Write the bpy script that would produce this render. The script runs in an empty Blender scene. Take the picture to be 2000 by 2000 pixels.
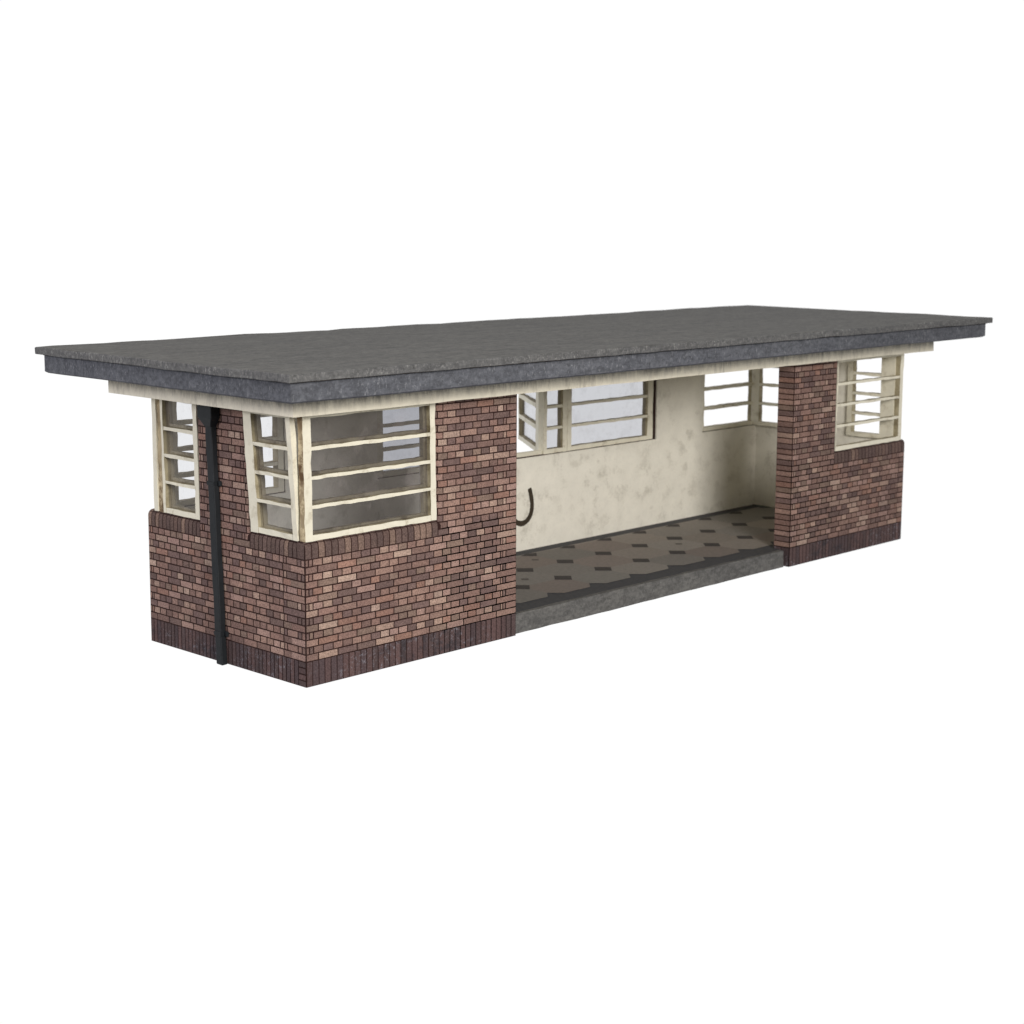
import bpy, bmesh, math, random
from mathutils import Vector, Matrix, noise
R = random.Random(7)
S = bpy.context.scene
C = S.collection

# ------------------------------------------------------------------ camera
def make_camera():
    yaw, pit, rol = 0.8086, -0.1505, 0.0058
    f = Vector((math.sin(yaw)*math.cos(pit), math.cos(yaw)*math.cos(pit), math.sin(pit)))
    r = f.cross(Vector((0, 0, 1))).normalized(); u = r.cross(f)
    r2 = r*math.cos(rol)+u*math.sin(rol); u2 = -r*math.sin(rol)+u*math.cos(rol)
    cd = bpy.data.cameras.new('camera'); co = bpy.data.objects.new('camera', cd); C.objects.link(co)
    m = Matrix((r2, u2, -f)).transposed().to_4x4()
    m.translation = Vector((-7.4942, -9.2409, 3.3695)); co.matrix_world = m
    cd.sensor_width = 36; cd.lens = 3326.2/2000*36
    cd.shift_x = -0.0068; cd.shift_y = -0.0404
    cd.clip_start = .1; cd.clip_end = 200
    cd.dof.use_dof = True; cd.dof.focus_distance = 12.9; cd.dof.aperture_fstop = 1.6
    S.camera = co
make_camera()
S.render.engine = 'CYCLES'
S.render.resolution_x = S.render.resolution_y = 1024
S.view_settings.view_transform = 'Standard'; S.view_settings.look = 'None'
S.view_settings.exposure = 0; S.view_settings.gamma = 1

# ------------------------------------------------------------------ studio surround: a white backdrop behind, dimmed on the camera's side to shape the light
W = bpy.data.worlds.new('World'); S.world = W; W.use_nodes = True
nt = W.node_tree; bg = nt.nodes['Background']
tc = nt.nodes.new('ShaderNodeTexCoord')
dp = nt.nodes.new('ShaderNodeVectorMath'); dp.operation = 'DOT_PRODUCT'; dp.inputs[1].default_value = (.72, .69, 0)
nt.links.new(tc.outputs['Generated'], dp.inputs[0])
mr = nt.nodes.new('ShaderNodeMapRange'); mr.interpolation_type = 'SMOOTHSTEP'
mr.inputs['From Min'].default_value = -.15; mr.inputs['From Max'].default_value = .35
mr.inputs['To Min'].default_value = .14; mr.inputs['To Max'].default_value = 1.02
nt.links.new(dp.outputs['Value'], mr.inputs['Value'])
nt.links.new(mr.outputs['Result'], bg.inputs['Strength']); bg.inputs['Color'].default_value = (1, 1, 1, 1)

def area(name, loc, target, size, power, col):
    ld = bpy.data.lights.new(name, 'AREA'); ld.shape = 'DISK'; ld.size = size; ld.energy = power; ld.color = col
    o = bpy.data.objects.new(name, ld); C.objects.link(o); o.location = loc
    o.rotation_euler = (Vector(target)-Vector(loc)).to_track_quat('-Z', 'Y').to_euler()
area('key_light', (-4.6, -15.8, 6.9), (4, 1, 1), 6.0, 3350, (1, .965, .92))
area('side_fill_light', (-13, 3.5, 5.5), (0, 1, 1), 4, 900, (.97, .95, 1))  # added unseen fill lamp that lifts the left end wall

# ------------------------------------------------------------------ materials
def lin(c):
    return tuple(((x/255)/12.92 if x <= 10 else (((x/255)+.055)/1.055)**2.4) for x in c)+(1,)
def mat(name, rough=.85, spec=.25):
    m = bpy.data.materials.new(name); m.use_nodes = True
    b = m.node_tree.nodes['Principled BSDF']; b.inputs['Roughness'].default_value = rough
    b.inputs['Specular IOR Level'].default_value = spec
    return m, m.node_tree, b
def N(t, kind, **kw):
    n = t.nodes.new('ShaderNode'+kind)
    for k, v in kw.items():
        if k in n.inputs.keys(): n.inputs[k].default_value = v
        else: setattr(n, k, v)
    return n
def coords(t, scale=(1, 1, 1)):
    tcn = N(t, 'TexCoord'); mp = N(t, 'Mapping'); mp.inputs['Scale'].default_value = scale
    t.links.new(tcn.outputs['Object'], mp.inputs['Vector']); return mp.outputs['Vector']
def noise_f(t, vec, scale, detail=4, rough=.6, lo=.4, hi=.6, tlo=0, thi=1):
    n = N(t, 'TexNoise'); n.inputs['Scale'].default_value = scale; n.inputs['Detail'].default_value = detail
    n.inputs['Roughness'].default_value = rough; t.links.new(vec, n.inputs['Vector'])
    m = N(t, 'MapRange'); m.inputs['From Min'].default_value = lo; m.inputs['From Max'].default_value = hi
    m.inputs['To Min'].default_value = tlo; m.inputs['To Max'].default_value = thi
    t.links.new(n.outputs['Fac'], m.inputs['Value']); return m.outputs['Result']
def mix(t, fac, a, b, blend='MIX'):
    m = N(t, 'Mix', data_type='RGBA', blend_type=blend)
    if hasattr(fac, 'links'): t.links.new(fac, m.inputs[0])
    else: m.inputs[0].default_value = fac
    for s, v in ((6, a), (7, b)):
        if hasattr(v, 'links'): t.links.new(v, m.inputs[s])
        else: m.inputs[s].default_value = v
    return m.outputs[2]
def mul(t, a, b):
    m = N(t, 'Math', operation='MULTIPLY')
    for i, v in enumerate((a, b)):
        if hasattr(v, 'links'): t.links.new(v, m.inputs[i])
        else: m.inputs[i].default_value = v
    return m.outputs[0]
def bump(t, b, h, strength, dist):
    n = N(t, 'Bump'); n.inputs['Strength'].default_value = strength; n.inputs['Distance'].default_value = dist
    t.links.new(h, n.inputs['Height']); t.links.new(n.outputs['Normal'], b.inputs['Normal'])

def brick_material():
    m, t, b = mat('printed_brick', .9, .15)
    a = N(t, 'Attribute', attribute_name='Col')
    v = coords(t)
    g = noise_f(t, v, 95, 3, .7, .3, .7)
    c1 = mix(t, 1, a.outputs['Color'], mix(t, g, (.55, .53, .52, 1), (1.5, 1.46, 1.43, 1)), 'MULTIPLY')
    g2 = noise_f(t, v, 3.2, 3, .6, .35, .65)
    c2 = mix(t, 1, c1, mix(t, g2, (.88, .86, .88, 1), (1.12, 1.1, 1.08, 1)), 'MULTIPLY')
    sp = noise_f(t, v, 60, 5, .75, .68, .74, 0, .55)
    c3 = mix(t, sp, c2, lin((176, 160, 150)))
    t.links.new(c3, b.inputs['Base Color']); bump(t, b, g, .25, .004)
    return m
BRICK = brick_material()
def plinth_material():
    m, t, b = mat('worn_brick_base', .85, .2)
    a = N(t, 'Attribute', attribute_name='Col'); v = coords(t)
    g = noise_f(t, v, 80, 4, .7, .3, .7)
    c1 = mix(t, 1, a.outputs['Color'], mix(t, g, (.6, .6, .62, 1), (1.4, 1.38, 1.4, 1)), 'MULTIPLY')
    scuff = mul(t, noise_f(t, v, 26, 6, .8, .54, .62, 0, .85), noise_f(t, v, 2.3, 2, .5, .44, .56))
    c2 = mix(t, scuff, c1, lin((132, 128, 136)))
    ink = mul(t, noise_f(t, v, 9, 5, .7, .5, .6, 0, .6), noise_f(t, v, 1.3, 2, .5, .46, .58))
    c3 = mix(t, ink, c2, lin((48, 48, 54)))
    t.links.new(c3, b.inputs['Base Color']); bump(t, b, g, .3, .004)
    return m
PLINTH = plinth_material()
def plain(name, c, rough=.85, spec=.2, var=.15, scale=30):
    m, t, b = mat(name, rough, spec); v = coords(t)
    g = noise_f(t, v, scale, 5, .7, .3, .7)
    lo = tuple(x*(1-var) for x in c[:3])+(1,); hi = tuple(x*(1+var) for x in c[:3])+(1,)
    t.links.new(mix(t, g, lo, hi), b.inputs['Base Color']); bump(t, b, g, .2, .003)
    return m
MORTAR = plain('dark_mortar', lin((46, 27, 24)))
def grey_board(name, c, speck, streak, amount, specklo=.6):
    m, t, b = mat(name, .8, .25); v = coords(t)
    g = noise_f(t, v, 42, 6, .75, .3, .7)
    lo = tuple(x*.74 for x in c[:3])+(1,); hi = tuple(x*1.28 for x in c[:3])+(1,)
    c1 = mix(t, g, lo, hi)
    fine = noise_f(t, coords(t, (.45, 1, 1)), 26, 4, .7, .4, .6)
    c1 = mix(t, 1, c1, mix(t, fine, (.8, .8, .8, 1), (1.2, 1.2, 1.19, 1)), 'MULTIPLY')
    big = noise_f(t, coords(t, (.5, 2.2, 1)), 2.6, 8, .75, .36, .64)
    c1 = mix(t, 1, c1, mix(t, big, (.84, .84, .85, 1), (1.15, 1.14, 1.11, 1)), 'MULTIPLY')
    sv = coords(t, streak)
    s = mul(t, noise_f(t, sv, 52, 5, .85, specklo, specklo+.1), noise_f(t, v, 3, 3, .6, .38, .62, .25, amount))
    dk = noise_f(t, v, 22, 6, .8, .55, .66, 0, .55)
    c1 = mix(t, dk, c1, tuple(x*.45 for x in c[:3])+(1,))
    c2 = mix(t, s, c1, speck)
    t.links.new(c2, b.inputs['Base Color']); bump(t, b, g, .35, .004)
    return m
ROOF = grey_board('roofing_paper', lin((90, 89, 87)), lin((128, 126, 122)), (.25, 1, 1), .8, .56)
ROOFEDGE = grey_board('worn_board_edge', lin((93, 93, 94)), lin((158, 157, 155)), (1, 1, .6), 1, .54)
FASCIA = grey_board('fascia_board', lin((86, 88, 95)), lin((146, 148, 153)), (1, 1, .5), .9, .56)
KERB = grey_board('kerb_board', lin((98, 97, 96)), lin((140, 140, 138)), (1, 1, .6), .9, .58)
def cream(name, c, grime, glo, ghi, streaky, amt=.7):
    m, t, b = mat(name, .7, .3); v = coords(t)
    g = noise_f(t, v, 14, 5, .65, .3, .7)
    lo = tuple(x*.93 for x in c[:3])+(1,); hi = tuple(min(1, x*1.06) for x in c[:3])+(1,)
    c1 = mix(t, g, lo, hi)
    sv = coords(t, (1, 1, .22) if streaky else (1, 1, 1))
    s = mul(t, noise_f(t, sv, 13 if streaky else 7, 6, .75, glo, ghi, 0, amt), noise_f(t, v, 2.2, 3, .6, .35, .6, .25, 1))
    c2 = mix(t, s, c1, grime)
    s2 = noise_f(t, v, 38, 5, .7, .69, .74, 0, .6)
    c2 = mix(t, s2, c2, lin((110, 98, 78)))
    if streaky:   # dirt that has run down from the joint with the fascia
        tcn = N(t, 'TexCoord'); sx = N(t, 'SeparateXYZ'); t.links.new(tcn.outputs['Object'], sx.inputs[0])
        zr = N(t, 'MapRange'); zr.inputs['From Min'].default_value = 1.99; zr.inputs['From Max'].default_value = 2.09
        t.links.new(sx.outputs['Z'], zr.inputs['Value'])
        st = mul(t, noise_f(t, coords(t, (1, 1, .25)), 17, 8, .85, .38, .6), noise_f(t, v, 2.7, 4, .7, .32, .58, .25, 1))
        c2 = mix(t, mul(t, zr.outputs[0], mul(t, st, .95)), c2, lin((100, 95, 92)))
    t.links.new(c2, b.inputs['Base Color']); bump(t, b, g, .15, .004)
    return m
FRAME = cream('cream_frame_paint', lin((226, 221, 203)), lin((140, 126, 98)), .52, .66, False, .6)
CORNICE = cream('cream_cornice_paint', lin((234, 227, 208)), lin((120, 114, 104)), .5, .68, True, .6)
INNER = cream('cream_wall_paint', lin((234, 230, 218)), lin((158, 152, 138)), .5, .64, False, .5)
CUT = cream('torn_card_edge', lin((206, 190, 156)), lin((96, 72, 46)), .40, .52, False, 1)
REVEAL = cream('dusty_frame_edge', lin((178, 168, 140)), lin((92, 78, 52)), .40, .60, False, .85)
PIPE = plain('black_pipe_paint', lin((24, 28, 32)), .6, .3, .2, 20)
INK = plain('dark_marker', lin((62, 54, 44)), .8, .2, .25, 40)
FLOORBASE = plain('dark_border_and_shade', lin((72, 72, 75)), .8, .2, .15, 30)
def floor_material():
    m, t, b = mat('floor_tiles', .75, .2)
    a = N(t, 'Attribute', attribute_name='Col'); v = coords(t)
    g = noise_f(t, v, 30, 5, .7, .3, .7)
    c1 = mix(t, 1, a.outputs['Color'], mix(t, g, (.86, .86, .86, 1), (1.14, 1.13, 1.12, 1)), 'MULTIPLY')
    t.links.new(c1, b.inputs['Base Color']); return m
TILES = floor_material()
def glass_material(name, tint, haze):
    m, t, b = mat(name, .25, .5)
    out = t.nodes['Material Output']; v = coords(t)
    tr = N(t, 'BsdfTransparent'); tr.inputs['Color'].default_value = tint
    gl = N(t, 'BsdfGlossy'); gl.inputs['Roughness'].default_value = .16
    lw = N(t, 'LayerWeight'); pw = N(t, 'Math', operation='POWER'); pw.inputs[1].default_value = 4
    t.links.new(lw.outputs['Facing'], pw.inputs[0])
    ma = N(t, 'Math', operation='MULTIPLY_ADD'); ma.inputs[1].default_value = .5; ma.inputs[2].default_value = .045
    t.links.new(pw.outputs[0], ma.inputs[0])
    s1 = N(t, 'MixShader'); t.links.new(ma.outputs[0], s1.inputs[0]); t.links.new(tr.outputs[0], s1.inputs[1]); t.links.new(gl.outputs[0], s1.inputs[2])
    df = N(t, 'BsdfDiffuse'); df.inputs['Color'].default_value = lin((166, 156, 156))
    hz = noise_f(t, v, 4, 6, .75, .5, .8, haze*.25, haze)  # patchy haze stands for glue smears and for reflections put into the colour
    s2 = N(t, 'MixShader'); t.links.new(hz, s2.inputs[0]); t.links.new(s1.outputs[0], s2.inputs[1]); t.links.new(df.outputs[0], s2.inputs[2])
    t.links.new(s2.outputs[0], out.inputs['Surface']); return m
GLASS = glass_material('smoky_acetate', (.66, .67, .7, 1), .34)
CLEAR = glass_material('clear_acetate', (.86, .87, .89, 1), .3)


# ------------------------------------------------------------------ mesh helpers
def link(name, bm, material, parent, loc=None, smooth=False):
    me = bpy.data.meshes.new(name); bm.normal_update(); bm.to_mesh(me); bm.free()
    for m in (material if isinstance(material, list) else [material]): me.materials.append(m)
    if smooth:
        for p in me.polygons: p.use_smooth = True
    o = bpy.data.objects.new(name, me); C.objects.link(o); o.parent = parent
    return o
def box(bm, a, b, jit=0, seg=.12, mi=0):
    """box split along its longest side, its corners wandering by jit like cut card"""
    a = Vector(a); b = Vector(b); d = b-a
    ax = max(range(3), key=lambda i: d[i]); n = max(1, int(d[ax]/seg)) if jit else 1
    o = [i for i in range(3) if i != ax]
    rings = []
    for k in range(n+1):
        ring = []
        for s, t in ((0, 0), (1, 0), (1, 1), (0, 1)):
            p = a.copy(); p[ax] = a[ax]+d[ax]*k/n
            p[o[0]] += d[o[0]]*s; p[o[1]] += d[o[1]]*t
            if jit: p += Vector((R.uniform(-jit, jit), R.uniform(-jit, jit), R.uniform(-jit, jit)))
            ring.append(bm.verts.new(p))
        rings.append(ring)
    fs = []
    for k in range(n):
        for i in range(4):
            j = (i+1) % 4
            fs.append(bm.faces.new((rings[k][i], rings[k][j], rings[k+1][j], rings[k+1][i])))
    fs.append(bm.faces.new(rings[0][::-1])); fs.append(bm.faces.new(rings[-1]))
    for f in fs: f.material_index = mi
    bmesh.ops.recalc_face_normals(bm, faces=fs)
    return fs
def bevel(bm, w, segs=2):
    bmesh.ops.bevel(bm, geom=bm.edges[:], offset=w, segments=segs, profile=.5, affect='EDGES')

# ------------------------------------------------------------------ dimensions
L, D = 8.0, 1.925
HS = 1.055           # top of the low wall, foot of the windows
HC = 1.977           # underside of the cornice
PL, RH = .187, .053  # plinth height, brick course
ZR = PL+14*RH        # foot of the soldier course under the windows
RAD = .045

ROOT = bpy.data.objects.new('bus_shelter', None); C.objects.link(ROOT)
ROOT['label'] = 'scale model of a flat roofed brown brick bus shelter with cream corner windows'
ROOT['category'] = 'model building'

PAL = [((128, 96, 86), 6), ((116, 88, 80), 5), ((138, 106, 94), 5), ((150, 121, 106), 3.2), ((144, 112, 102), 3),
       ((106, 82, 78), 5), ((102, 80, 75), 2.6), ((136, 98, 84), 2.5), ((156, 129, 114), 1.3), ((122, 98, 86), 3)]
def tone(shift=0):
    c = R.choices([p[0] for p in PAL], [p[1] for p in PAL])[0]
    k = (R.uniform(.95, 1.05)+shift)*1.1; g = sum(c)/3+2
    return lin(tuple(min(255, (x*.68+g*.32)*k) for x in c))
def soldier_tone(dark):
    if dark: c = R.choice([(86, 69, 68), (81, 67, 66), (92, 73, 71), (79, 66, 67)])
    else: c = R.choice([(98, 83, 79), (91, 77, 74), (103, 86, 81), (95, 80, 77), (122, 104, 95)])
    k = R.uniform(.94, 1.06)
    return lin(tuple(x*k for x in c))

class Face:
    """one outer wall face: u runs along it, n points out; bends round pier edges and over the sill"""
    def __init__(s, org, u, n, length):
        s.o = Vector(org); s.u = Vector(u); s.n = Vector(n); s.len = length; s.arc = []
    def pos(s, u, z, off, lo=None, hi=None, top=None):
        ins = 0; r = RAD; q = math.pi/2*r
        un = z_n = 0; nn = 1.0
        if lo is not None and u < lo+r:
            a = (lo+r-u)/r
            if a > math.pi/2: ex = (a-math.pi/2)*r; a = math.pi/2
            else: ex = 0
            u = lo+r-math.sin(a)*r; ins = r-math.cos(a)*r+ex; un = -math.sin(a); nn = math.cos(a)
        elif hi is not None and u > hi-r:
            a = (u-hi+r)/r
            if a > math.pi/2: ex = (a-math.pi/2)*r; a = math.pi/2
            else: ex = 0
            u = hi-r+math.sin(a)*r; ins = r-math.cos(a)*r+ex; un = math.sin(a); nn = math.cos(a)
        if top is not None and z > top-r:
            a = (z-top+r)/r
            if a > math.pi/2: ex = (a-math.pi/2)*r; a = math.pi/2
            else: ex = 0
            z = top-r+math.sin(a)*r; ins = r-math.cos(a)*r+ex; z_n = math.sin(a); nn = math.cos(a)
        p = s.o+s.u*u-s.n*ins+Vector((0, 0, z))
        return p+(s.u*un+Vector((0, 0, z_n))+s.n*nn)*off
def patch(bm, cl, F, u0, u1, z0, z1, col, off=.0025, **kw):
    nu = 5 if (kw.get('lo') is not None and u0 < kw['lo']+RAD) or (kw.get('hi') is not None and u1 > kw['hi']-RAD) else 1
    nz = 6 if kw.get('top') is not None and z1 > kw['top']-RAD else 1
    j = lambda: R.uniform(-.0012, .0012)
    c4 = [(u0+j(), z0+j()), (u1+j(), z0+j()), (u1+j(), z1+j()), (u0+j(), z1+j())]
    V = []
    for i in range(nz+1):
        t = i/nz
        for k in range(nu+1):
            s = k/nu
            u = (c4[0][0]*(1-s)+c4[1][0]*s)*(1-t)+(c4[3][0]*(1-s)+c4[2][0]*s)*t
            z = (c4[0][1]*(1-s)+c4[1][1]*s)*(1-t)+(c4[3][1]*(1-s)+c4[2][1]*s)*t
            V.append(bm.verts.new(F.pos(u, z, off, **kw)))
    for i in range(nz):
        for k in range(nu):
            f = bm.faces.new((V[i*(nu+1)+k], V[i*(nu+1)+k+1], V[(i+1)*(nu+1)+k+1], V[(i+1)*(nu+1)+k]))
            if f.normal.dot(F.n) < 0: pass
            for lp in f.loops: lp[cl] = col
M_ = .0049   # half of a mortar joint
def course(bm, cl, F, a, b, z0, z1, odd, st, shift=0, qlo=None, qhi=None, **kw):
    cuts = [a]; hd = st/2
    if odd:
        x = a+st*.62-hd*.5
        if x > a+hd*.7: cuts.append(a+.03)
        while x < b-.16: cuts.append(x); x += hd
        cuts += [b-.155, b-.12] if b-cuts[-1] > .17 else []
    else:
        x = a+st*.62
        while x < b-.05: cuts.append(x); x += st
    cuts.append(b)
    cuts = [cuts[0]]+[c for c in cuts[1:-1] if a+.02 < c < b-.02]+[b]
    for i, (p, q) in enumerate(zip(cuts[:-1], cuts[1:])):
        if q-p < .012: continue
        col = tone(shift)
        if i == 0 and qlo: col = qlo
        if i == len(cuts)-2 and qhi: col = qhi
        patch(bm, cl, F, p+M_, q-M_, z0+M_, z1-M_, col, **kw)
def soldiers(bm, cl, F, a, b, z0, z1, w, dark, **kw):
    n = max(1, round((b-a)/w)); w = (b-a)/n
    for i in range(n):
        patch(bm, cl, F, a+i*w+M_*.8, a+(i+1)*w-M_*.8, z0+M_*.8, z1-M_*.8, soldier_tone(dark), **kw)
def newbm():
    bm = bmesh.new(); return bm, bm.loops.layers.float_color.new('Col')

def low_core(F, a, b, th, piers):
    """mortar coloured card body of the low wall with its rounded top, plus the piers standing on it"""
    bm = bmesh.new()
    prof = [(0, .0)]
    for k in range(7):
        ang = math.pi/2*k/6
        prof.append((RAD-math.cos(ang)*RAD, HS-RAD+math.sin(ang)*RAD))
    prof += [(th, HS), (th, 0)]
    def ring(u): return [bm.verts.new(F.o+F.u*u-F.n*i+Vector((0, 0, z))) for i, z in prof]
    A, B = ring(a), ring(b); n = len(prof)
    for i in range(n): bm.faces.new((A[i], A[(i+1) % n], B[(i+1) % n], B[i]))
    bm.faces.new(A[::-1]); bm.faces.new(B)
    for (p0, p1, sq0, sq1, pth) in piers:
        pr = []
        if sq0: pr += [(p0, 0)]
        else: pr += [(p0+RAD-math.sin(t)*RAD, RAD-math.cos(t)*RAD) for t in [math.pi/2*k/6 for k in range(6, -1, -1)]]
        if sq1: pr += [(p1, 0)]
        else: pr += [(p1-RAD+math.sin(t)*RAD, RAD-math.cos(t)*RAD) for t in [math.pi/2*k/6 for k in range(7)]]
        pr += [(p1, pth), (p0, pth)]
        zlo = HS-RAD-.02 if pth <= th+.001 else 0
        lo = [bm.verts.new(F.o+F.u*u-F.n*(i+(.0 if i else 0))+Vector((0, 0, zlo))) for u, i in pr]
        hi = [bm.verts.new(v.co+Vector((0, 0, HC-zlo))) for v in lo]
        m = len(pr)
        for i in range(m): bm.faces.new((lo[i], lo[(i+1) % m], hi[(i+1) % m], hi[i]))
        bm.faces.new(hi); bm.faces.new(lo[::-1])
    bmesh.ops.recalc_face_normals(bm, faces=bm.faces[:])
    return bm

def brick_wall(F, a, b, th, piers, st, swd, shift=0, qlo={}, qhi={}):
    """piers: (u0, u1, square at u0, square at u1, thickness)"""
    core = link('brick_wall', low_core(F, a, b, th, piers), MORTAR, ROOT)
    bm, cl = newbm()
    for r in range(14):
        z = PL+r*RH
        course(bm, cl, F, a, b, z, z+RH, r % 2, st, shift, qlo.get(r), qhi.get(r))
    rows = int(round((HC-ZR)/RH))
    for (p0, p1, s0, s1, pth) in piers:
        for r in range(14, 14+rows+1):
            z = PL+r*RH; z1 = min(z+RH, HC+.004)
            if z1-z < .02: continue
            kw = {}
            if z > HS-.08:
                if not s0: kw['lo'] = p0
                if not s1: kw['hi'] = p1
            A = p0-(.06 if kw.get('lo') is not None else 0); B = p1+(.06 if kw.get('hi') is not None else 0)
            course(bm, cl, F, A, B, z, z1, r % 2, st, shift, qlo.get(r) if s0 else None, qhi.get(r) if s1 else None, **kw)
    br = link('brick_courses', bm, BRICK, core)
    gaps = []; x = a
    for (p0, p1, *_r) in piers:
        if p0 > x+.05: gaps.append((x, p0))
        x = p1
    if x < b-.05: gaps.append((x, b))
    for g0, g1 in gaps:
        bm, cl = newbm()
        soldiers(bm, cl, F, g0, g1, ZR, HS+.075, swd, False, top=HS)
        link('soldier_course', bm, BRICK, core)
    bm, cl = newbm()
    soldiers(bm, cl, F, a, b, 0, PL, swd*.92, True)
    link('plinth', bm, PLINTH, core)
    return core

XB, XW, XP, XR = 2.158, 1.295, 5.965, 6.69
Y1, Y2 = .625, 1.239
quoin = {r: tone() for r in range(60)}
quoin2 = {r: tone() for r in range(60)}
FRONT = Face((0, 0, 0), (1, 0, 0), (0, -1, 0), L)
ENDL = Face((0, D, 0), (0, -1, 0), (-1, 0, 0), D)       # u = D - y
ENDR = Face((L, 0, 0), (0, 1, 0), (1, 0, 0), D)
BACK = Face((L, D, 0), (-1, 0, 0), (0, 1, 0), L)        # u = L - x
TH = .085
w = brick_wall(FRONT, 0, XB, TH, [(XW, XB, False, True, .18)], .182, .062, 0, {}, quoin2)
w2 = brick_wall(FRONT, XP, L, TH, [(XP, XR, True, True, .18)], .182, .062, -.05, quoin, {})  # negative shift paints the weaker light on this farther block into its bricks
w3 = brick_wall(ENDL, TH-.085+.0, D-TH, TH, [(D-Y2, D-Y1, True, False, TH)], .158, .05, 0)
w4 = brick_wall(ENDR, TH, D, TH, [(Y1, Y2, True, True, TH)], .158, .05)
w5 = brick_wall(BACK, TH, L-TH, TH, [(L-6.93, L-6.12, True, True, TH), (L-2.30, L-1.29, True, True, TH)], .182, .062)
# brick facing on the end corner strip of the left end wall and the pier returns
def strip(F, u0, u1, zt, qd, parent, hide_from=None):
    bm, cl = newbm()
    r = 0
    while PL+r*RH < zt-.01:
        z = PL+r*RH; z1 = min(z+RH, zt)
        if r % 2: patch(bm, cl, F, u0+M_*.5, u1-M_*.5, z+M_, z1-M_, qd[r])
        else: patch(bm, cl, F, u0+M_*.5, u1-M_*.5, z+M_, z1-M_, qd[r])
        r += 1
    link('brick_return', bm, BRICK, parent)
    bm, cl = newbm(); soldiers(bm, cl, F, u0, u1, 0, PL, .09, True); link('plinth', bm, PLINTH, parent)
strip(Face((XP, .18, 0), (0, -1, 0), (-1, 0, 0), .18), 0, .18, HC, quoin, w2)
strip(Face((XB, 0, 0), (0, 1, 0), (1, 0, 0), .18), 0, .18, HC, quoin2, w)
def corner_strip():
    F = Face((0, TH, 0), (0, -1, 0), (-1, 0, 0), TH)
    bm, cl = newbm()
    for r in range(14):
        z = PL+r*RH
        if r % 2: patch(bm, cl, F, .0+M_, .045-M_, z+M_, z+RH-M_, tone()); patch(bm, cl, F, .045+M_, TH-M_, z+M_, z+RH-M_, tone())
        else: patch(bm, cl, F, -.07, TH-M_, z+M_, z+RH-M_, tone(), off=.0033)
    soldiers(bm, cl, F, 0, TH, ZR, HS-.002, .06, False)
    link('corner_bricks', bm, BRICK, w)
    bm, cl = newbm()
    for k in range(4): patch(bm, cl, F, M_, TH-M_, PL*k/4+M_, PL*(k+1)/4-M_, soldier_tone(True))
    link('plinth', bm, PLINTH, w)
corner_strip()

# ------------------------------------------------------------------ inner faces
def inner():
    T = TH; e = .004
    def sheet(boxes, name='plaster_wall'):
        bm = bmesh.new()
        for a, b in boxes: box(bm, a, b)
        return link(name, bm, INNER, ROOT)
    yb = D-T
    # back
    sheet([((T+e, yb-.02, .15), (L-T-e, yb-e+.002, HS-.003)), ((1.29, yb-.02, HS-.003), (2.30, yb-e+.002, HC)), ((6.155, yb-.02, HS-.003), (6.93, yb-e+.002, HC))])
    for x0, x1 in ((T-.002+e, T+.016), (L-T-.016, L-T-e+.002)):
        sheet([((x0, T+.02, .15), (x1, yb-.02, HS-.003)), ((x0, Y1+.001, HS-.003), (x1, Y2-.001, HC))])
    sheet([((T+.016, T+.002, .15), (XW-.012, T+.018, HS-.003)), ((XW-.012, .062, .15), (XW-.001, .190, HC)), ((XW, .1815, .15), (XB-.004, .190, HC))])
    sheet([((XR+.012, T+.002, .15), (L-T-.016, T+.018, HS-.003)), ((XR+.001, .062, .15), (XR+.012, .190, HC)), ((XP+.04, .1815, .15), (XR, .190, HC))])
inner()

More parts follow.
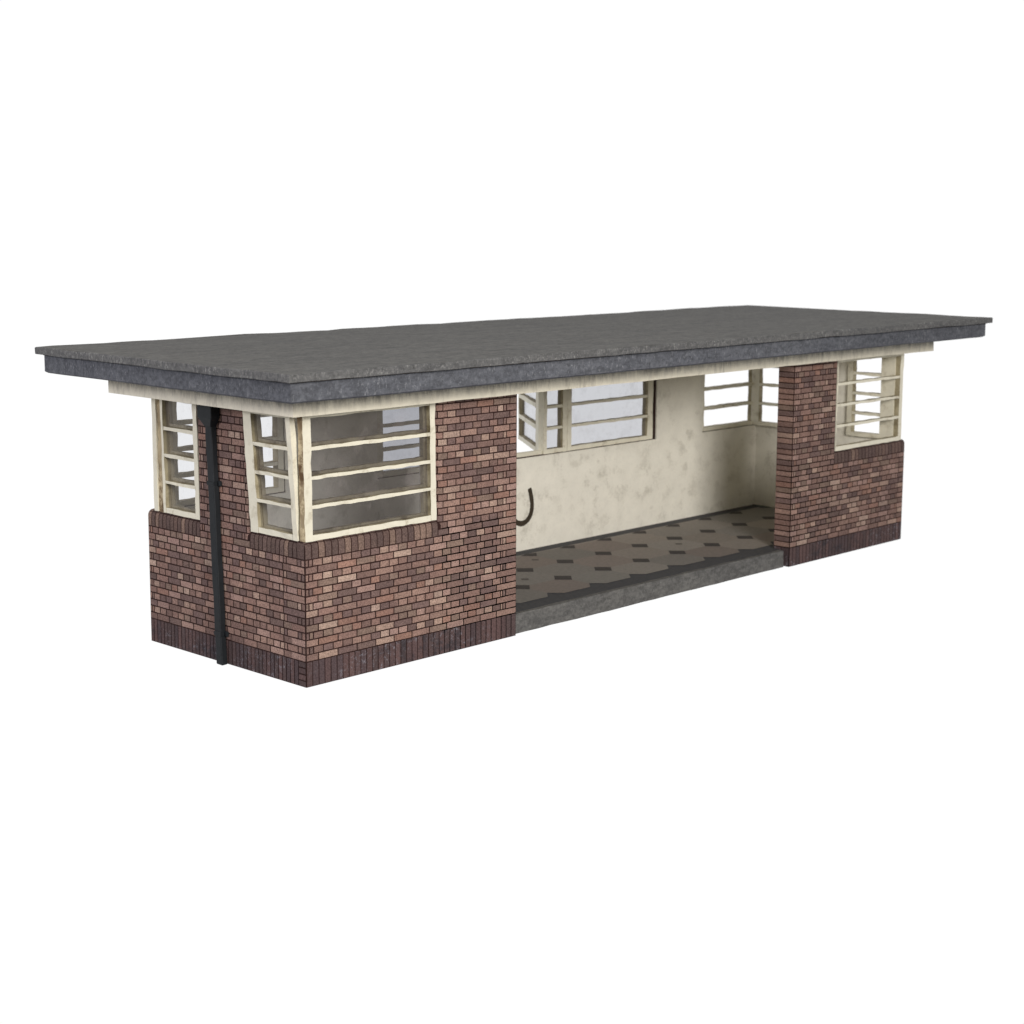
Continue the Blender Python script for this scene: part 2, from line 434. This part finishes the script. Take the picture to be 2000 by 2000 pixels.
# ------------------------------------------------------------------ windows
BARS = (1.300, 1.509, 1.718)
def window(org, u, n, u0, u1, z0=HS+.002, z1=HC-.002, sl=.06, sr=.06, rail=.042, bars=BARS, depth=.05, bw=.026, lean=0, skew=0, cutl=False, jit=.003, glass=None, inner=False):
    """frame: outside face on the wall plane, depth goes inwards"""
    o = Vector(org); u = Vector(u); n = Vector(n)
    def P(a, d, z):
        k = (z-z0)/(z1-z0)
        return o+u*(a+skew*k)-n*(d-lean*k)+Vector((0, 0, z))
    bm = bmesh.new()
    def bar(a0, a1, b0, b1, d0=0, d1=depth, sg=.07):
        b = bmesh.new(); box(b, (a0, d0, b0), (a1, d1, b1), jit, sg)
        for v in b.verts: v.co = P(v.co.x, v.co.y, v.co.z)
        me = bpy.data.meshes.new('t'); b.to_mesh(me); b.free(); bm.from_mesh(me); bpy.data.meshes.remove(me)
    bar(u0, u0+sl, z0, z1); bar(u1-sr, u1, z0, z1)
    bar(u0+sl-.002, u1-sr+.002, z0, z0+rail, .001); bar(u0+sl-.002, u1-sr+.002, z1-.04, z1, .001)
    for b in bars: bar(u0+sl-.004, u1-sr+.004, b-bw/2, b+bw/2, .002, depth-.004)
    if inner:   # second layer of card behind, cut roughly and showing past the first
        k0 = len(bm.faces)
        for b in bars: bar(u0+sl-.004, u1-sr+.004, b+.002, b+bw/2+.02, depth, depth+.035, .05)
        bar(u0+sl-.004, u1-sr+.004, z0+rail-.01, z0+rail+.014, depth, depth+.035, .05)
        bar(u1-sr-.022, u1-sr+.01, z0+.02, z1-.02, depth, depth+.035, .05)
        bar(u0+sl-.01, u0+sl+.012, z0+.02, z1-.02, depth, depth+.035, .05)
        bm.faces.ensure_lookup_table()
        for f in bm.faces[k0:]: f.material_index = 2
    bmesh.ops.recalc_face_normals(bm, faces=bm.faces[:])
    cutside = -u if cutl == 'lo' else u
    if cutl:
        bm.normal_update()
        for f in bm.faces:
            c = f.calc_center_median(); rel = (c-o).dot(u)
            edge = u0 if cutl == 'lo' else u1
            if f.normal.dot(cutside) > .8 and abs(rel-edge-skew*((c.z-z0)/(z1-z0))) < .012: f.material_index = 1
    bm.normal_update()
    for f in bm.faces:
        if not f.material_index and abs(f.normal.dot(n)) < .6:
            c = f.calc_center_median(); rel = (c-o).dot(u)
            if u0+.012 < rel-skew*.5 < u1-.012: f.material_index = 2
    f = link('window', bm, [FRAME, CUT, REVEAL], ROOT)
    if glass:
        g = bmesh.new(); dm = depth*.62
        vs = [g.verts.new(P(a, dm, z)) for a, z in ((u0+.01, z0+.01), (u1-.01, z0+.01), (u1-.01, z1-.01), (u0+.01, z1-.01))]
        g.faces.new(vs); link('pane', g, glass, f)
    return f
fr = ((0, 0, 0), (1, 0, 0), (0, -1, 0))
window((0, .0, 0), fr[1], fr[2], .006, XW-.014, sl=.07, sr=.055, depth=.056, cutl='lo', skew=-.012, glass=GLASS, inner=True)
window((0, .0, 0), fr[1], fr[2], XR+.014, 7.925, sl=.012, sr=.06, depth=.056, cutl='hi')
# left end: u = D - y
el = ((0, D, 0), (0, -1, 0), (-1, 0, 0))
window((.0, D, 0), el[1], el[2], D-Y1+.008, D-.078, sl=.095, sr=.05, lean=.06, bw=.026, depth=.045, glass=CLEAR, inner=True)
window((.0, D, 0), el[1], el[2], .215, D-Y2-.003, sl=.03, sr=.05, lean=.015, glass=CLEAR, inner=True)
bm = bmesh.new(); box(bm, (.012, D-.212, HS+.002), (.06, D-.142, HC-.002), .005, .05); link('window_post', bm, CUT, ROOT)
bm = bmesh.new(); box(bm, (.0, D-.138, HS+.002), (.06, D-.088, HC-.002), .002, .1); link('window_post', bm, FRAME, ROOT)
# right end: u = y
window((L-.075, 0, 0), (0, 1, 0), (1, 0, 0), .058, Y1-.003, sl=.16, depth=.07, bw=.03)
window((L-.075, 0, 0), (0, 1, 0), (1, 0, 0), Y2+.003, D-.065, sr=.1, depth=.07, bw=.03)
# back: u = L - x
bk = ((L, D-.01, 0), (-1, 0, 0), (0, 1, 0))
def back(x0, x1, **k): return window(bk[0], bk[1], bk[2], L-x1, L-x0, depth=.072, **k)
back(6.933, 7.925, sr=.05, bw=.034)
back(.075, 1.287, sr=.16, bw=.034)
back(4.80, 6.117, sl=.085, sr=.06, glass=GLASS); back(2.303, 3.62, sl=.06, sr=.085, glass=GLASS)
back(4.46, 4.797, sl=.065, sr=.045, glass=GLASS); back(3.623, 3.96, sl=.045, sr=.065, glass=GLASS)
# sill piece joining the two halves of the middle window, and a leaf standing open behind
bm = bmesh.new(); box(bm, (3.962, D-.06, HS+.002), (4.458, D-.01, HS+.04), .002); link('window_sill', bm, FRAME, ROOT)
def leaf(hx, s):
    a = math.radians(36)
    ud = Vector((s*math.sin(a), math.cos(a), 0)); nn = Vector((-s*math.cos(a), math.sin(a), 0))
    window((hx, D-.004, 0), ud, nn, .0, 1.1, sl=.16, sr=.03, rail=.045, bw=.045, depth=.06, glass=GLASS)
leaf(4.47, 1)

# ------------------------------------------------------------------ floor and kerb
def floor():
    T = TH
    z = .158
    bm = bmesh.new()
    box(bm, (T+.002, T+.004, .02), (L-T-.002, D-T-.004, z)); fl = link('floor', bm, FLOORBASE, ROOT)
    bm, cl = newbm()
    px, py, ox, oy, h = .542, .466, 2.958, .706, .107
    cols = [(134, 129, 124), (126, 122, 118), (132, 123, 118), (122, 119, 115), (138, 131, 125)]
    def poly(pts, col, zz):
        pts = [(min(max(x, T+.03), L-T-.03), min(max(y, .235), D-T-.17)) for x, y in pts]  # tiles stop short of the back wall; bare dark strip there stands for shade
        q = [pts[0]]
        for p in pts[1:]:
            if abs(p[0]-q[-1][0])+abs(p[1]-q[-1][1]) > .002: q.append(p)
        if abs(q[0][0]-q[-1][0])+abs(q[0][1]-q[-1][1]) < .002: q.pop()
        if len(q) < 3: return
        ar = sum(q[i][0]*q[(i+1) % len(q)][1]-q[(i+1) % len(q)][0]*q[i][1] for i in range(len(q)))
        if abs(ar) < .004: return
        f = bm.faces.new([bm.verts.new((x, y, zz)) for x, y in q])
        for lp in f.loops: lp[cl] = col
    for i in range(-6, 11):
        for j in range(-2, 3):
            x0 = ox+i*px; y0 = oy+j*py; x1 = x0+px; y1 = y0+py
            if x1 < T or x0 > L-T: continue
            c = R.choice(cols); k = R.uniform(.94, 1.06)
            pts = [(x0+h, y0), (x1-h, y0), (x1, y0+h), (x1, y1-h), (x1-h, y1), (x0+h, y1), (x0, y1-h), (x0, y0+h)]
            if j == -1:   # front row of tiles is cut off in steps by the dark border
                pts = [(x0+h, y0+.05), (x1-h, y0+.05), (x1, y0+h+.05)]+pts[3:7]+[(x0, y0+h+.05)]
            if j > -2: poly(pts, lin(tuple(v*k for v in c)), z+.003)
    for i in range(-6, 11):
        for j in range(0, 3):
            x0 = ox+i*px; y0 = oy+j*py
            if T+.1 < x0 < L-T-.1: poly([(x0-h, y0), (x0, y0-h), (x0+h, y0), (x0, y0+h)], lin((66, 62, 62)), z+.005)
    for x0, y0 in ((5.464, .955), (3.215, .9), (3.9, 1.42)):
        poly([(x0-.045, y0), (x0, y0-.045), (x0+.045, y0), (x0, y0+.045)], lin((92, 88, 84)), z+.005)
    bmesh.ops.recalc_face_normals(bm, faces=bm.faces[:])
    link('floor_tiles', bm, TILES, fl)
    bm = bmesh.new(); box(bm, (XB+.003, .03, 0), (XP-.045, T-.001, .165), .003, .15); bevel(bm, .006, 2)
    link('kerb', bm, KERB, ROOT, smooth=False)
    bm = bmesh.new(); box(bm, (XB+.003, T+.0, .0), (XP-.003, T+.0038, .157)); link('kerb_backing', bm, FLOORBASE, ROOT)
floor()

# ------------------------------------------------------------------ cornice, fascia, roof
bm = bmesh.new(); box(bm, (-.218, -.166, HC), (8.218, 2.09, 2.1245), .0025, .22); link('cornice', bm, CORNICE, ROOT)
def slab(name, x0, x1, y0, y1, z0, z1, m, cham=0, jit=.002):
    """slab with finely divided edges that wander a little"""
    bm = bmesh.new()
    def side(p, q, n): return [(p[0]+(q[0]-p[0])*i/n, p[1]+(q[1]-p[1])*i/n) for i in range(n)]
    n1, n2 = 60, 24
    loop = side((x0, y0), (x1, y0), n1)+side((x1, y0), (x1, y1), n2)+side((x1, y1), (x0, y1), n1)+side((x0, y1), (x0, y0), n2)
    cx, cy = (x0+x1)/2, (y0+y1)/2
    def ins(p, d): return (p[0]+(d if p[0] < x0+1e-4 else -d if p[0] > x1-1e-4 else 0), p[1]+(d if p[1] < y0+1e-4 else -d if p[1] > y1-1e-4 else 0))
    lev = [(z0, cham if cham else .004), (z0+(cham*.6 if cham else .004), 0), (z1-.005, 0), (z1, .006)]
    rings = []
    for z, d in lev:
        ring = []
        for k, p in enumerate(loop):
            q = ins(p, d)
            nz = noise.noise(Vector((q[0]*3, q[1]*3, z*5)))*jit*1.6
            ring.append(bm.verts.new((q[0]+R.uniform(-jit, jit)*.5, q[1]+R.uniform(-jit, jit)*.5+nz, z+nz+R.uniform(-jit, jit)*.3)))
        rings.append(ring)
    n = len(loop)
    for a, b in zip(rings[:-1], rings[1:]):
        for i in range(n):
            f = bm.faces.new((a[i], a[(i+1) % n], b[(i+1) % n], b[i])); f.material_index = 1
    bm.faces.new(rings[0][::-1])
    bm.faces.new(rings[-1])
    bmesh.ops.recalc_face_normals(bm, faces=bm.faces[:])
    return link(name, bm, m, ROOT)
slab('fascia', -.555, 8.555, -.564, 2.44, 2.125, 2.2665, [FASCIA, FASCIA], cham=.02)
slab('roof', -.605, 8.605, -.615, 2.49, 2.270, 2.3263, [ROOF, ROOFEDGE], jit=.0042)
bm = bmesh.new(); box(bm, (-.562, -.571, 2.2625), (8.562, 2.446, 2.2715)); link('roof_joint', bm, MORTAR, ROOT)

# ------------------------------------------------------------------ rainwater pipe on the end wall
def pipe():
    yc = lambda z: .962+.043*z
    bm = bmesh.new(); box(bm, (-.055, -.037, -.005), (-.004, .037, 1.86), .002, .1); bevel(bm, .007, 2)
    for v in bm.verts: v.co.y += yc(v.co.z)
    p = link('drainpipe', bm, PIPE, ROOT)
    y = yc(1.9)
    def rg(x, h, z): return [bm.verts.new(c) for c in ((x, y-h, z), (-.003, y-h, z), (-.003, y+h, z), (x, y+h, z))]
    bm = bmesh.new(); A = rg(-.057, .039, 1.79); B = rg(-.085, .085, 1.86); T_ = rg(-.085, .085, HC-.002)
    for P, Q in ((A, B), (B, T_)):
        for i in range(4): bm.faces.new((P[i], P[(i+1) % 4], Q[(i+1) % 4], Q[i]))
    bm.faces.new(A[::-1]); bm.faces.new(T_); bmesh.ops.recalc_face_normals(bm, faces=bm.faces[:])
    bevel(bm, .006, 2)
    link('hopper', bm, PIPE, p)
    for z in (1.37, .235):
        y = yc(z)
        bm = bmesh.new(); box(bm, (-.024, y-.072, z-.02), (-.0035, y+.072, z+.02)); box(bm, (-.061, y-.044, z-.016), (-.0245, y+.044, z+.016)); bevel(bm, .004, 1)
        link('pipe_bracket', bm, PIPE, p)
pipe()

# ------------------------------------------------------------------ painted hook mark on the back wall
def stroke(bm, pts, wd, y):
    n = len(pts); V = []
    for i, (x, z) in enumerate(pts):
        a = pts[max(0, i-1)]; b = pts[min(n-1, i+1)]
        t = Vector((b[0]-a[0], b[1]-a[1])).normalized(); nx, nz = -t.y, t.x
        w_ = wd*(1+R.uniform(-.08, .08))*(.75 if i in (0, n-1) else 1)/2
        V.append((bm.verts.new((x+nx*w_, y, z+nz*w_)), bm.verts.new((x-nx*w_, y, z-nz*w_))))
    for a, b in zip(V[:-1], V[1:]): bm.faces.new((a[0], a[1], b[1], b[0]))
def catmull(P, n=8):
    out = []
    P = [P[0]]+P+[P[-1]]
    for i in range(1, len(P)-2):
        for k in range(n):
            t = k/n; a, b, c, d = P[i-1], P[i], P[i+1], P[i+2]
            out.append(tuple(.5*(2*b[j]+(c[j]-a[j])*t+(2*a[j]-5*b[j]+4*c[j]-d[j])*t*t+(3*b[j]-a[j]-3*c[j]+d[j])*t**3) for j in (0, 1)))
    return out+[P[-2]]
def graffiti():
    y = D-TH-.0225; bm = bmesh.new()
    stroke(bm, catmull(HOOK), .053, y)
    stroke(bm, [(3.9, .36), (4.035, .368)], .04, y)
    link('graffiti', bm, INK, ROOT)
HOOK = [(4.238, .755), (4.265, .66), (4.275, .57), (4.25, .487), (4.19, .435), (4.115, .425), (4.03, .465), (3.98, .54), (3.97, .63)]
graffiti()
